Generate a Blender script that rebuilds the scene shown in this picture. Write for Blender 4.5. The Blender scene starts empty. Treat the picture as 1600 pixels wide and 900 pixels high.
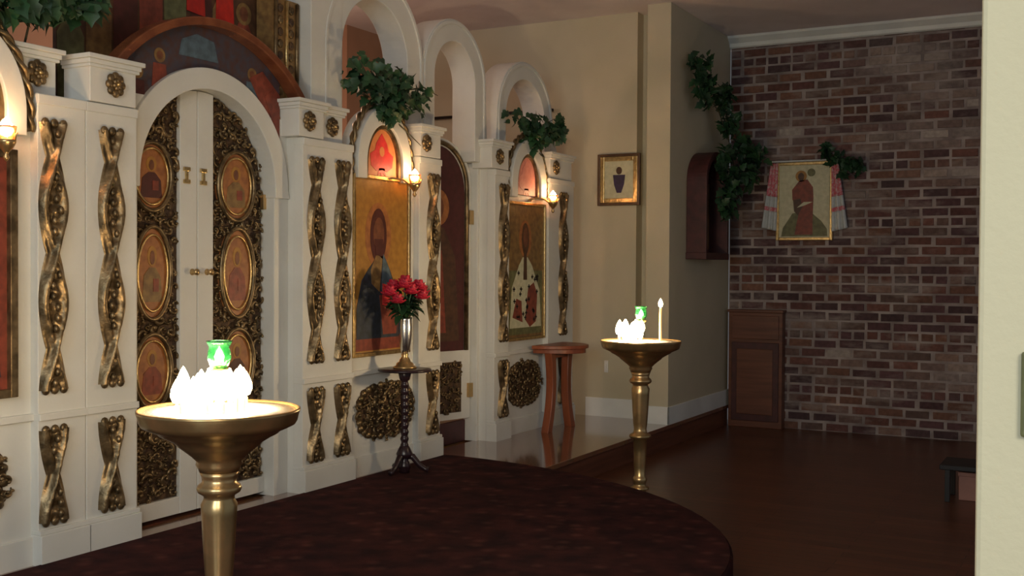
import bpy, math, random
from mathutils import Vector, Matrix
PI = math.pi
C = bpy.context.scene.collection
S = bpy.context.scene

# ------------------------------------------------------------------ camera, world, exposure
cam = bpy.data.objects.new('camera', bpy.data.cameras.new('camera')); C.objects.link(cam)
cam.data.sensor_width = 36; cam.data.lens = 1737/1600*36
cam.data.clip_start = 0.05
rt = Vector((0.8795, 0.4759, 0.0058)); up = Vector((-0.0137, 0.0132, 0.9998)); bk = Vector((0.4757, -0.8794, 0.0181))
cam.matrix_world = Matrix(((rt.x, up.x, bk.x, 3.93), (rt.y, up.y, bk.y, 0.0), (rt.z, up.z, bk.z, 1.25), (0, 0, 0, 1)))
S.camera = cam
S.view_settings.view_transform = 'Standard'; S.view_settings.look = 'None'
S.view_settings.gamma = 1; S.view_settings.use_curve_mapping = False
S.view_settings.exposure = 0.0

w = bpy.data.worlds.new('world'); S.world = w; w.use_nodes = True
bg = w.node_tree.nodes['Background']; bg.inputs[0].default_value = (0.80, 0.88, 1.0, 1); bg.inputs[1].default_value = 0.22

def light(name, kind, loc, energy, color, size=0.1, aim=None, size_y=None):
    d = bpy.data.lights.new(name, kind); o = bpy.data.objects.new(name, d); C.objects.link(o)
    o.location = loc; d.energy = energy; d.color = color
    if kind == 'AREA':
        d.size = size
        if size_y: d.shape = 'RECTANGLE'; d.size_y = size_y
        o.rotation_euler = (Vector(aim)-Vector(loc)).to_track_quat('-Z', 'Y').to_euler()
    else: d.shadow_soft_size = size
    return o
# the lamp of the room behind the photographer, out of view
light('room_lamp', 'AREA', (5.6, -2.6, 2.5), 80, (1.0, 0.95, 0.84), 1.2, (1.6, 5.5, 1.0))
light('cool_fill', 'AREA', (3.0, -2.6, 2.2), 78, (0.84, 0.97, 1.0), 1.6, (0.0, 4.0, 1.2))  # added cool fill light, no visible source, brightens the screen panels
# the dim lamp of the sanctuary behind the screen
light('sanctuary_lamp', 'POINT', (-1.6, 6.2, 2.6), 26, (1.0, 0.62, 0.42), 0.15)

# ------------------------------------------------------------------ materials
def mat(name, col, rough=0.6, metal=0.0, col2=None, scale=20.0, bump=0.0, bscale=None, emit=None, estr=0.0,
        trans=0.0, spec=0.5, detail=4.0, stretch=(1, 1, 1), lo=0.35, hi=0.65):
    m = bpy.data.materials.new(name); m.use_nodes = True
    nt = m.node_tree; b = nt.nodes['Principled BSDF']; L = nt.links.new
    b.inputs['Base Color'].default_value = (*col, 1); b.inputs['Roughness'].default_value = rough
    b.inputs['Metallic'].default_value = metal; b.inputs['Specular IOR Level'].default_value = spec
    if trans: b.inputs['Transmission Weight'].default_value = trans
    if emit: b.inputs['Emission Color'].default_value = (*emit, 1); b.inputs['Emission Strength'].default_value = estr
    tc = nt.nodes.new('ShaderNodeTexCoord'); mp = nt.nodes.new('ShaderNodeMapping'); mp.inputs['Scale'].default_value = stretch
    L(tc.outputs['Object'], mp.inputs[0])
    n = nt.nodes.new('ShaderNodeTexNoise'); n.inputs['Scale'].default_value = scale; n.inputs['Detail'].default_value = detail
    L(mp.outputs[0], n.inputs['Vector'])
    if col2 is None: col2 = tuple(c*0.88 for c in col)
    r = nt.nodes.new('ShaderNodeValToRGB'); r.color_ramp.elements[0].position = lo; r.color_ramp.elements[1].position = hi
    r.color_ramp.elements[0].color = (*col, 1); r.color_ramp.elements[1].color = (*col2, 1)
    L(n.outputs['Fac'], r.inputs[0]); L(r.outputs[0], b.inputs['Base Color'])
    if bump:
        n2 = nt.nodes.new('ShaderNodeTexNoise'); n2.inputs['Scale'].default_value = bscale or scale; n2.inputs['Detail'].default_value = 3
        L(mp.outputs[0], n2.inputs['Vector'])
        bp = nt.nodes.new('ShaderNodeBump'); bp.inputs['Strength'].default_value = bump; bp.inputs['Distance'].default_value = 0.01
        L(n2.outputs['Fac'], bp.inputs['Height']); L(bp.outputs[0], b.inputs['Normal'])
    return m
M = {}
M['white'] = mat('white_paint', (0.66, 0.665, 0.63), 0.5, col2=(0.61, 0.61, 0.57), scale=3, bump=0.05, bscale=60)
M['beige'] = mat('beige_wall_paint', (0.55, 0.50, 0.37), 0.8, col2=(0.50, 0.46, 0.33), scale=2, bump=0.1, bscale=90)
M['cream'] = mat('cream_wall_paint', (0.66, 0.61, 0.42), 0.8, col2=(0.62, 0.57, 0.39), scale=2, bump=0.1, bscale=90)
M['ceil'] = mat('ceiling_paint', (0.80, 0.75, 0.78), 0.9, col2=(0.72, 0.67, 0.70), scale=2.5, bump=0.2, bscale=80)
M['sanct'] = mat('sanctuary_paint', (0.50, 0.30, 0.20), 0.85, col2=(0.42, 0.25, 0.16), scale=2)
M['base'] = mat('baseboard_paint', (0.80, 0.84, 0.82), 0.45, scale=3)
M['gold'] = mat('carved_gilding', (0.25, 0.175, 0.09), 0.38, 0.75, (0.10, 0.07, 0.035), 16, 0.2, 60, lo=.40, hi=.62)
M['goldb'] = mat('bright_gilding', (0.72, 0.53, 0.24), 0.30, 0.9, (0.50, 0.34, 0.14), 40, 0.2, 60)
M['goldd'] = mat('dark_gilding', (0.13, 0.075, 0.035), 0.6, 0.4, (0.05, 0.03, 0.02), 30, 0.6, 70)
M['brass'] = mat('polished_brass', (0.66, 0.42, 0.19), 0.28, 0.85, (0.46, 0.33, 0.15), 12, 0.03, 30)
M['sand'] = mat('white_sand', (0.9, 0.87, 0.78), 0.9, col2=(0.8, 0.76, 0.66), scale=120, bump=0.4, bscale=200)
M['wax'] = mat('beeswax', (0.85, 0.66, 0.34), 0.5, col2=(0.8, 0.6, 0.3), emit=(1, 0.55, 0.2), estr=0.5)
M['wick'] = mat('wick', (0.02, 0.02, 0.02), 0.9)
def flame_mat():      # glowing gas: gives light, casts no shadow
    m = bpy.data.materials.new('flame'); m.use_nodes = True; nt = m.node_tree; nt.nodes.remove(nt.nodes['Principled BSDF'])
    e = nt.nodes.new('ShaderNodeEmission'); e.inputs[0].default_value = (1.0, .72, .36, 1); e.inputs[1].default_value = 30
    t_ = nt.nodes.new('ShaderNodeBsdfTransparent'); a = nt.nodes.new('ShaderNodeAddShader')
    nt.links.new(e.outputs[0], a.inputs[0]); nt.links.new(t_.outputs[0], a.inputs[1]); nt.links.new(a.outputs[0], nt.nodes['Material Output'].inputs[0]); return m
M['flame'] = flame_mat()
M['green_glass'] = mat('green_glass', (0.10, 0.50, 0.22), 0.08, col2=(0.08, 0.42, 0.18), scale=6, trans=0.85)
M['amber_glass'] = mat('amber_glass', (0.90, 0.45, 0.25), 0.1, scale=6, trans=0.8)
M['leaf'] = mat('dark_leaves', (0.012, 0.040, 0.018), 0.5, col2=(0.026, 0.085, 0.028), scale=9)
M['stem'] = mat('stems', (0.05, 0.045, 0.02), 0.7)
M['rose'] = mat('rose_petals', (0.55, 0.015, 0.045), 0.55, col2=(0.35, 0.008, 0.03), scale=60)
M['darkwood'] = mat('dark_turned_wood', (0.030, 0.014, 0.018), 0.30, col2=(0.018, 0.008, 0.010), scale=12, stretch=(1, 1, .2))
M['redwood'] = mat('reddish_wood', (0.30, 0.085, 0.035), 0.38, col2=(0.19, 0.05, 0.02), scale=14, stretch=(1, 1, .15))
M['ringwood'] = mat('brown_gilt_ring', (0.28, 0.095, 0.04), 0.25, 0.3, (0.18, 0.055, 0.025), 10)
M['casewood'] = mat('dark_red_wood', (0.075, 0.018, 0.018), 0.5, col2=(0.045, 0.012, 0.012), scale=14)
M['framewood'] = mat('brown_frame_wood', (0.13, 0.07, 0.03), 0.4, 0.2, (0.08, 0.04, 0.02), 14)
M['iron'] = mat('dark_iron', (0.02, 0.018, 0.018), 0.5, 0.3)
M['plastic'] = mat('white_plastic', (0.8, 0.8, 0.76), 0.4)
M['cloth_w'] = mat('white_linen', (0.62, 0.66, 0.66), 0.9, scale=30, bump=0.3, bscale=120)
M['cloth_p'] = mat('pink_embroidery', (0.62, 0.16, 0.20), 0.9, col2=(0.66, 0.45, 0.45), scale=55, lo=0.45, hi=0.6)
# paint colours of the icons
P = {'pgold': ((0.40, 0.20, 0.035), (0.30, 0.14, 0.025)), 'phalo': ((0.38, 0.15, 0.045), (0.25, 0.09, 0.03)), 'pskin': ((0.20, 0.07, 0.03), (0.12, 0.04, 0.02)),
     'pblue': ((0.035, 0.045, 0.065), (0.02, 0.025, 0.03)), 'pmaroon': ((0.08, 0.018, 0.015), (0.06, 0.015, 0.01)), 'pred': ((0.75, 0.05, 0.05), (0.60, 0.03, 0.03)),
     'porange': ((0.70, 0.27, 0.09), (0.62, 0.20, 0.07)), 'pslate': ((0.10, 0.15, 0.19), (0.06, 0.09, 0.11)), 'pgreen': ((0.17, 0.17, 0.07), (0.10, 0.10, 0.04)),
     'pcream': ((0.62, 0.60, 0.42), (0.50, 0.49, 0.32)), 'pbrown': ((0.10, 0.045, 0.02), (0.055, 0.025, 0.012)), 'pblack': ((0.02, 0.018, 0.015), (0.03, 0.02, 0.015)),
     'ppink': ((0.72, 0.30, 0.24), (0.62, 0.22, 0.18)), 'pviolet': ((0.045, 0.025, 0.09), (0.03, 0.02, 0.05)), 'prust': ((0.26, 0.055, 0.03), (0.16, 0.035, 0.02)),
     'pochre': ((0.25, 0.15, 0.05), (0.15, 0.08, 0.03)), 'pscarlet': ((0.55, 0.02, 0.01), (0.42, 0.015, 0.01)), 'pnight': ((0.055, 0.055, 0.075), (0.075, 0.035, 0.03))}
for k, (a, b_) in P.items(): M[k] = mat('painted_'+k[1:], a, 0.5, col2=b_, scale=26)

# ------------------------------------------------------------------ mesh builder
class MB:
    def __init__(s): s.v = []; s.f = []; s.mi = []; s.sm = []; s.names = []
    def _m(s, m):
        if m not in s.names: s.names.append(m)
        return s.names.index(m)
    def add(s, vs, fs, m, sm=False):
        o = len(s.v); s.v += [tuple(p) for p in vs]
        k = s._m(m)
        for f in fs: s.f.append([i+o for i in f]); s.mi.append(k); s.sm.append(sm)
    def box(s, x0, x1, y0, y1, z0, z1, m='white'):
        vs = [(x, y, z) for x in (x0, x1) for y in (y0, y1) for z in (z0, z1)]
        s.add(vs, [(0, 1, 3, 2), (4, 6, 7, 5), (0, 4, 5, 1), (2, 3, 7, 6), (0, 2, 6, 4), (1, 5, 7, 3)], m); return s
    def prism(s, pts, x0, x1, m='white', ax='x'):
        n = len(pts)
        def mk(a, u, v): return (a, u, v) if ax == 'x' else ((u, a, v) if ax == 'y' else (u, v, a))
        vs = [mk(x0, *p) for p in pts]+[mk(x1, *p) for p in pts]
        fs = [tuple(range(n)), tuple(range(2*n-1, n-1, -1))]+[(i, n+i, n+(i+1) % n, (i+1) % n) for i in range(n)]
        s.add(vs, fs, m); return s
    def band(s, inner, outer, x0, x1, m='white'):      # strip between two polylines in the y-z plane, thick in x
        n = len(inner); vs = []
        for a, b in zip(inner, outer): vs += [(x1, *a), (x1, *b), (x0, *b), (x0, *a)]
        fs = []
        for i in range(n-1):
            for k in range(4): fs.append((4*i+k, 4*i+(k+1) % 4, 4*i+4+(k+1) % 4, 4*i+4+k))
        fs += [(3, 2, 1, 0), tuple(4*n-4+k for k in range(4))]
        s.add(vs, fs, m); return s
    def tube(s, path, r, m, n=8, closed=False, flat=1.0):
        path = [Vector(p) for p in path]; N = len(path)
        rs = r if isinstance(r, (list, tuple)) else [r]*N
        vs = []; u0 = None
        for i, p in enumerate(path):
            t = (path[(i+1) % N if closed else min(i+1, N-1)]-path[(i-1) % N if closed else max(i-1, 0)])
            if t.length < 1e-9: t = Vector((0, 0, 1))
            t.normalize()
            if u0 is None: u0 = t.orthogonal().normalized()
            u = (u0-t*u0.dot(t)); u = u.normalized() if u.length > 1e-6 else t.orthogonal().normalized()
            u0 = u; q = t.cross(u)
            for k in range(n):
                a = 2*PI*k/n; vs.append(p+(u*math.cos(a)+q*math.sin(a))*rs[i])
        fs = [(i*n+k, i*n+(k+1) % n, ((i+1) % N)*n+(k+1) % n, ((i+1) % N)*n+k) for i in range(N if closed else N-1) for k in range(n)]
        if not closed: fs += [tuple(range(n-1, -1, -1)), tuple((N-1)*n+k for k in range(n))]
        s.add(vs, fs, m, True); return s
    def lathe(s, prof, c, m, n=32, sm=True, ang=0):
        vs = []; N = len(prof)
        for r, z in prof:
            for k in range(n):
                a = 2*PI*k/n+ang; vs.append((c[0]+max(r, 1e-4)*math.cos(a), c[1]+max(r, 1e-4)*math.sin(a), c[2]+z))
        fs = [(i*n+k, i*n+(k+1) % n, (i+1)*n+(k+1) % n, (i+1)*n+k) for i in range(N-1) for k in range(n)]
        fs += [tuple(range(n-1, -1, -1)), tuple((N-1)*n+k for k in range(n))]
        s.add(vs, fs, m, sm); return s
    def ell(s, c, r, m, nu=12, nv=7, R=None):
        vs = []
        for j in range(nv+1):
            t = PI*j/nv
            for i in range(nu):
                a = 2*PI*i/nu; p = Vector((r[0]*math.sin(t)*math.cos(a), r[1]*math.sin(t)*math.sin(a), r[2]*math.cos(t)))
                if R: p = R @ p
                vs.append(Vector(c)+p)
        s.add(vs, [(j*nu+i, (j+1)*nu+i, (j+1)*nu+(i+1) % nu, j*nu+(i+1) % nu) for j in range(nv) for i in range(nu)], m, True); return s
    def leaf(s, p, d, nrm, L, W, m='leaf', lobed=True):
        p = Vector(p); d = Vector(d).normalized(); q = d.cross(Vector(nrm)).normalized(); nn = q.cross(d)
        ts = [(0, 0.02), (.18, .30), (.35, .50), (.55, .42), (.75, .30), (1, 0.0)] if not lobed else [(0, .03), (.12, .42), (.3, .50), (.42, .30), (.62, .40), (.78, .16), (1, 0)]
        vs = []
        for t, ww in ts:
            drop = -0.25*L*t*t
            c = p+d*L*t+nn*drop
            vs += [c-q*W*ww+nn*W*ww*0.35, c, c+q*W*ww+nn*W*ww*0.35]
        fs = []
        for i in range(len(ts)-1):
            for k in (0, 1): fs.append((3*i+k, 3*i+k+1, 3*i+4+k, 3*i+3+k))
        s.add(vs, fs, m, True); return s
    def build(s, name, parent=None, bevel=0.0, label=None):
        loc = parent['_w'] if parent is not None and '_w' in parent else (0, 0, 0)
        me = bpy.data.meshes.new(name)
        me.from_pydata([(p[0]-loc[0], p[1]-loc[1], p[2]-loc[2]) for p in s.v], [], s.f)
        for nm in s.names: me.materials.append(M[nm])
        me.polygons.foreach_set('material_index', s.mi); me.polygons.foreach_set('use_smooth', s.sm)
        me.update()
        o = bpy.data.objects.new(name, me); C.objects.link(o)
        if parent is not None: o.parent = parent; WL[o.name] = loc; o['_w'] = list(loc)
        if bevel:
            b = o.modifiers.new('bevel', 'BEVEL'); b.width = bevel; b.segments = 2; b.limit_method = 'ANGLE'; b.angle_limit = 0.8
        if label: o['label'] = label
        return o
WL = {}
def thing(name, label, cat, loc, group=None):
    o = bpy.data.objects.new(name, None); C.objects.link(o); o.location = loc; o.empty_display_size = 0.1
    o['_w'] = [float(a) for a in loc]; o['label'] = label; o['category'] = cat
    if group: o['group'] = group
    return o
def tag(o, label, cat, group=None):
    o['label'] = label; o['category'] = cat
    if group: o['group'] = group
    return o
def struct(mb, name, bevel=0):
    o = mb.build(name, None, bevel); o['kind'] = 'structure'; return o
def copy_tree(o, loc, label=None, group=None):
    r = o.copy(); C.objects.link(r); r.location = loc
    if label: r['label'] = label
    if group: r['group'] = group
    for ch in list(o.children):
        c = ch.copy(); C.objects.link(c); c.parent = r
        for g in list(ch.children):
            d = g.copy(); C.objects.link(d); d.parent = c
    return r
def arc(cy, cz, r, a0, a1, n=32, rz=None):
    rz = rz or r
    return [(cy+r*math.cos(a0+(a1-a0)*i/n), cz+rz*math.sin(a0+(a1-a0)*i/n)) for i in range(n+1)]

# ------------------------------------------------------------------ the room
YW = 8.6; YB = 9.97; ZC = 3.37; FL = -0.18
# wood plank floor material
def plank_mat(name, c1, c2, rough, rot):
    m = bpy.data.materials.new(name); m.use_nodes = True; nt = m.node_tree; b = nt.nodes['Principled BSDF']; L = nt.links.new
    tc = nt.nodes.new('ShaderNodeTexCoord'); mp = nt.nodes.new('ShaderNodeMapping'); mp.inputs['Rotation'].default_value = (0, 0, rot)
    L(tc.outputs['Object'], mp.inputs[0])
    br = nt.nodes.new('ShaderNodeTexBrick'); br.inputs['Scale'].default_value = 1.0
    br.inputs['Color1'].default_value = (*c1, 1); br.inputs['Color2'].default_value = (*c2, 1); br.inputs['Mortar'].default_value = (0.008, 0.004, 0.003, 1)
    br.inputs['Mortar Size'].default_value = 0.002; br.inputs['Brick Width'].default_value = 1.1; br.inputs['Row Height'].default_value = 0.083
    L(mp.outputs[0], br.inputs['Vector'])
    n = nt.nodes.new('ShaderNodeTexNoise'); n.inputs['Scale'].default_value = 8; mp2 = nt.nodes.new('ShaderNodeMapping'); mp2.inputs['Scale'].default_value = (1, 12, 1) if not rot else (12, 1, 1)
    L(tc.outputs['Object'], mp2.inputs[0]); L(mp2.outputs[0], n.inputs['Vector'])
    mx = nt.nodes.new('ShaderNodeMix'); mx.data_type = 'RGBA'; mx.blend_type = 'MULTIPLY'; mx.inputs[0].default_value = 0.6
    L(br.outputs['Color'], mx.inputs[6]); L(n.outputs['Color'], mx.inputs[7]); L(mx.outputs[2], b.inputs['Base Color'])
    b.inputs['Roughness'].default_value = rough
    return m
M['floor'] = plank_mat('dark_plank_floor', (0.19, 0.068, 0.032), (0.13, 0.046, 0.022), 0.30, 0)
M['solea'] = plank_mat('glossy_plank_floor', (0.34, 0.15, 0.08), (0.26, 0.11, 0.06), 0.15, PI/2)
M['solea'].node_tree.nodes['Principled BSDF'].inputs['Coat Weight'].default_value = 0.8; M['solea'].node_tree.nodes['Principled BSDF'].inputs['Coat Roughness'].default_value = 0.08
M['riser'] = mat('dark_red_riser_wood', (0.17, 0.06, 0.032), 0.4, col2=(0.11, 0.038, 0.02), scale=10, stretch=(.2, .2, 3))
struct(MB().box(-3.2, 9, -3.5, YB+.3, FL-.1, FL, 'floor'), 'floor')
struct(MB().box(-0.12, 0.81, 1.2, YB, FL-.02, -.001, 'riser').box(-.12, .825, 1.2, YB, -.03, 0.002, 'solea'), 'floor', 0.003)   # raised platform
struct(MB().box(-3.1, -0.215, 1.2, YW, FL, 0.15, 'solea'), 'floor')                                 # sanctuary floor
ell = [(2.50*math.sin(PI*i/48), 4.165-2.07*math.cos(PI*i/48)) for i in range(49)]
struct(MB().prism(ell, FL, -0.004, 'solea', 'z'), 'trim_1')
struct(MB().box(-3.2, 9, -3.5, YB+.3, ZC, ZC+.1, 'ceil'), 'ceiling')
struct(MB().box(-3.1, 0.445, YW, YW+.30, FL, ZC, 'beige').box(.445, .61, YW+.13, YW+.30, FL, ZC, 'beige'), 'wall_back')  # second box: slot added beside the column so that strip falls into shade
struct(MB().box(0.61, 0.81, 8.40, YB, 0.002, ZC, 'beige'), 'wall_side', 0.004)
struct(MB().box(-3.3, -3.1, 1.2, YW+.12, FL, ZC, 'sanct'), 'wall_sanctuary')
struct(MB().box(-3.1, -2.0, 7.9, YW, 0.15, ZC, 'sanct'), 'wall_sanctuary')
struct(MB().box(3.802, 5.6, 1.29, 1.44, FL, ZC, 'cream'), 'wall_right', 0.006)
struct(MB().box(0.0, 0.445, YW-.018, YW, 0, 0.16, 'base').box(0.445, 0.61, YW+.112, YW+.13, 0, 0.16, 'base'), 'baseboard_back', 0.004)
struct(MB().box(0.61, 0.825, 8.385, 8.40, 0, 0.145, 'base').box(0.81, 0.825, 8.385, YB, 0, 0.145, 'base'), 'baseboard_side', 0.004)
cr = [(YB-.02, 3.27), (YB-.035, 3.28), (YB-.045, 3.31), (YB-.10, 3.35), (YB-.11, ZC), (YB-.0, ZC), (YB, 3.27)]
mb = MB(); vs = [(0.81, *p) for p in cr]+[(6.5, *p) for p in cr]; n = len(cr)
mb.add(vs, [tuple(range(n)), tuple(range(2*n-1, n-1, -1))]+[(i, n+i, n+(i+1) % n, (i+1) % n) for i in range(n)], 'base'); struct(mb, 'trim_2')

# brick wall: every brick laid, one wall mesh
def brick_mat():
    m = bpy.data.materials.new('old_brick'); m.use_nodes = True; nt = m.node_tree; b = nt.nodes['Principled BSDF']; L = nt.links.new
    at = nt.nodes.new('ShaderNodeAttribute'); at.attribute_name = 'tone'
    tc = nt.nodes.new('ShaderNodeTexCoord'); n = nt.nodes.new('ShaderNodeTexNoise'); n.inputs['Scale'].default_value = 1.5; n.inputs['Detail'].default_value = 9
    n.inputs['Roughness'].default_value = 0.65
    mp = nt.nodes.new('ShaderNodeMapping'); mp.inputs['Scale'].default_value = (0.7, 1, 1.9); mp.inputs['Location'].default_value = (3.1, 0, 1.4)
    L(tc.outputs['Object'], mp.inputs[0]); L(mp.outputs[0], n.inputs['Vector'])
    r = nt.nodes.new('ShaderNodeValToRGB'); r.color_ramp.elements[0].position = 0.50; r.color_ramp.elements[1].position = 0.66
    L(n.outputs['Fac'], r.inputs[0])
    n2 = nt.nodes.new('ShaderNodeTexNoise'); n2.inputs['Scale'].default_value = 26; n2.inputs['Detail'].default_value = 5; L(tc.outputs['Object'], n2.inputs['Vector'])
    m1 = nt.nodes.new('ShaderNodeMix'); m1.data_type = 'RGBA'; m1.blend_type = 'MULTIPLY'; m1.inputs[0].default_value = 0.7
    L(at.outputs['Color'], m1.inputs[6]); L(n2.outputs['Fac'], m1.inputs[7])
    g = nt.nodes.new('ShaderNodeMix'); g.data_type = 'RGBA'; g.inputs[7].default_value = (0.36, 0.31, 0.28, 1)
    mul = nt.nodes.new('ShaderNodeMath'); mul.operation = 'MULTIPLY'; mul.inputs[1].default_value = 0.8
    L(r.outputs[0], mul.inputs[0]); L(mul.outputs[0], g.inputs[0]); L(m1.outputs[2], g.inputs[6]); L(g.outputs[2], b.inputs['Base Color'])
    b.inputs['Roughness'].default_value = 0.9
    bp = nt.nodes.new('ShaderNodeBump'); bp.inputs['Strength'].default_value = 0.5; bp.inputs['Distance'].default_value = 0.01
    L(n2.outputs['Fac'], bp.inputs['Height']); L(bp.outputs[0], b.inputs['Normal'])
    return m
M['brick'] = brick_mat()
M['mortar'] = mat('old_mortar', (0.42, 0.36, 0.34), 0.95, col2=(0.22, 0.18, 0.17), scale=5, bump=0.5, bscale=40)
def brick_wall():
    rnd = random.Random(5); mb = MB(); tones = []
    mb.box(0.81, 6.5, YB+.006, YB+.2, FL, ZC, 'mortar'); tones += [(0.3, 0.25, 0.22)]*6
    z = FL; row = 0
    while z < 3.29:
        hdr = row % 6 == 4; bw = 0.112 if hdr else 0.222
        x = 0.815-(bw/2 if row % 2 else 0)
        while x < 6.4:
            wv = bw*rnd.uniform(.93, 1.0); x1 = max(x, .815); x2 = x+wv-.009
            if x2-x1 > .02:
                j = rnd.uniform(-.003, .003); d = rnd.uniform(-.004, .004); zt = z+.0715+rnd.uniform(-.002, .002)
                c = rnd.choice([(0.21, 0.075, 0.055), (0.17, 0.06, 0.05), (0.25, 0.10, 0.065), (0.14, 0.055, 0.055), (0.20, 0.10, 0.08), (0.11, 0.05, 0.05)])
                c = (c[0]*.86, c[1]*1.06, c[2]*1.12); k = rnd.uniform(1.0, 1.55)
                y0 = YB+d; e = .007
                vs = [(x1, YB+.02, z+j), (x2, YB+.02, z+j), (x2, YB+.02, zt+j), (x1, YB+.02, zt+j),
                      (x1+e, y0, z+j+e), (x2-e, y0, z+j+e), (x2-e, y0, zt+j-e), (x1+e, y0, zt+j-e)]
                vs = [(a+rnd.uniform(-.002, .002), b, cc+rnd.uniform(-.002, .002)) for a, b, cc in vs]
                mb.add(vs, [(4, 5, 6, 7), (0, 1, 5, 4), (1, 2, 6, 5), (2, 3, 7, 6), (3, 0, 4, 7)], 'brick'); 
                wq = max(math.exp(-((x1-bx)/sx)**2-((z-bz)/sz)**2) for bx, bz, sx, sz in ((2.45, 2.36, .50, .09), (2.25, 3.02, .38, .13), (2.65, 2.02, .28, .07), (2.84, 2.64, .07, .09), (1.25, 2.42, .16, .10), (2.5, 2.72, .4, .05), (2.7, .35, .2, .12), (1.75, .45, .15, .06)))*rnd.uniform(.55, 1.0)
                tones += [tuple(a*k*(1-wq)+g_*wq for a, g_ in zip(c, (.66, .58, .52)))]*5
            x += bw*rnd.uniform(.99, 1.02) if not hdr else bw
        z += .082; row += 1
    o = mb.build('wall_brick'); o['kind'] = 'structure'
    at = o.data.color_attributes.new('tone', 'FLOAT_COLOR', 'CORNER')
    for p in o.data.polygons:
        for li in p.loop_indices: at.data[li].color = (*tones[p.index], 1)
brick_wall()

# rug over the rounded platform
def rug_mat():
    m = mat('patterned_rug', (0.066, 0.019, 0.017), 0.95, col2=(0.028, 0.011, 0.012), scale=7, bump=0.6, bscale=300, detail=6)
    nt = m.node_tree; b = nt.nodes['Principled BSDF']; L = nt.links.new
    v = nt.nodes.new('ShaderNodeTexVoronoi'); v.inputs['Scale'].default_value = 9; tc = nt.nodes.new('ShaderNodeTexCoord'); L(tc.outputs['Object'], v.inputs['Vector'])
    r = nt.nodes.new('ShaderNodeValToRGB'); r.color_ramp.elements[0].position = .05; r.color_ramp.elements[1].position = .35
    r.color_ramp.elements[0].color = (0.13, 0.050, 0.030, 1); r.color_ramp.elements[1].color = (0, 0, 0, 1)
    L(v.outputs['Distance'], r.inputs[0])
    a = nt.nodes.new('ShaderNodeMix'); a.data_type = 'RGBA'; a.blend_type = 'ADD'; a.inputs[0].default_value = .35
    src = b.inputs['Base Color'].links[0].from_socket
    L(src, a.inputs[6]); L(r.outputs[0], a.inputs[7]); L(a.outputs[2], b.inputs['Base Color'])
    b.inputs['Specular IOR Level'].default_value = 0.1
    return m
M['rug'] = rug_mat()
mb = MB(); top = []; bot = []
for i in range(49):
    a = PI*i/48; top.append((2.512*math.sin(a)+.05*(1 if 0 < i < 48 else 1), 4.165-2.08*math.cos(a)))
mb.prism(top, 0.0025, 0.013, 'rug', 'z')
vs = []; fs = []
for i, (x, y) in enumerate(top):
    dx, dy = x, (y-4.165); l = math.hypot(dx, dy); dx /= l; dy /= l
    vs += [(x+dx*.002, y+dy*.002, .012), (x+dx*.012, y+dy*.012, .0), (x+dx*.014, y+dy*.014, FL+.002)]
for i in range(48):
    for k in (0, 1): fs.append((3*i+k, 3*i+3+k, 3*i+4+k, 3*i+1+k))
fs2 = [f for f in fs if True]
mb.add([v for v in vs], [f for f in fs2 if vs[f[0]][0] > 0.86 and vs[f[1]][0] > .86], 'rug', True)
tag(mb.build('rug'), 'dark red patterned rug with a rounded edge covering the step before the double doors', 'rug')

# ------------------------------------------------------------------ carved gilded work
def carved_strip(parent, yc, z0, z1, node, xb, seed=1, name='carved_strip'):
    rnd = random.Random(seed); mb = MB(); ny, nz = 16, int((z1-z0)/.0075)
    vs = []; fs = []
    for j in range(nz+1):
        z = z0+(z1-z0)*j/nz; ph = PI*(z-node)/.4; sn = math.sin(ph)
        hw = .035+.036*abs(sn)**.9
        for i in range(ny+1):
            u = -1+2*i/ny; y = yc+u*hw
            s1 = .72*sn; s2 = -.72*sn
            r1 = math.exp(-((u-s1)/.26)**2)*(1.0+.35*math.cos(ph)); r2 = math.exp(-((u-s2)/.26)**2)*(1.0-.35*math.cos(ph))
            inner = abs(sn)*math.exp(-(u/.35)**2)*(.55+.45*math.sin(z*95+3*abs(u)))
            flute = .18*math.sin(z*150+u*7*(1 if sn > 0 else -1))
            h = .006+.026*max(r1, r2)+.022*inner*(.6+.4*math.sin(u*11))+0.002*flute*6*abs(sn)*(1-abs(u))
            if abs(u) > .97: h = 0
            vs.append((xb+h, y, z))
    for j in range(nz):
        for i in range(ny):
            a = j*(ny+1)+i; fs.append((a, a+1, a+ny+2, a+ny+1))
    mb.add(vs, fs, 'gold', True)
    # leaf tips that break the ends
    for zz, sg in ((z0, -1), (z1, 1)):
        for k in (-1, 0, 1): mb.ell((xb+.012, yc+k*.045, zz), (.012, .020, .020), 'gold', 8, 5)
    z = z0+.03
    while z < z1-.02:
        if abs(math.sin(PI*(z-node)/.4)) > .5:
            mb.ell((xb+.026, yc+rnd.uniform(-.02, .02), z), (.014, .012, .018), 'gold', 8, 5)
        z += .045
    return mb.build(name, parent)
def rosette(parent, yc, zc, xb, r=.055):
    mb = MB(); mb.lathe([(r*.25, 0), (r*.25, .001)], (0, 0, 0), 'gold', 8); mb = MB()
    for k in range(8):
        a = 2*PI*k/8; mb.ell((xb+.010, yc+math.cos(a)*r*.62, zc+math.sin(a)*r*.68), (.014, r*.36, r*.36), 'gold', 10, 6)
    for k in range(6):
        a = 2*PI*k/6+.3; mb.ell((xb+.020, yc+math.cos(a)*r*.28, zc+math.sin(a)*r*.30), (.012, r*.2, r*.2), 'gold', 8, 5)
    mb.ell((xb+.028, yc, zc), (.012, r*.18, r*.18), 'goldb', 8, 5)
    return mb.build('rosette', parent)
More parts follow.
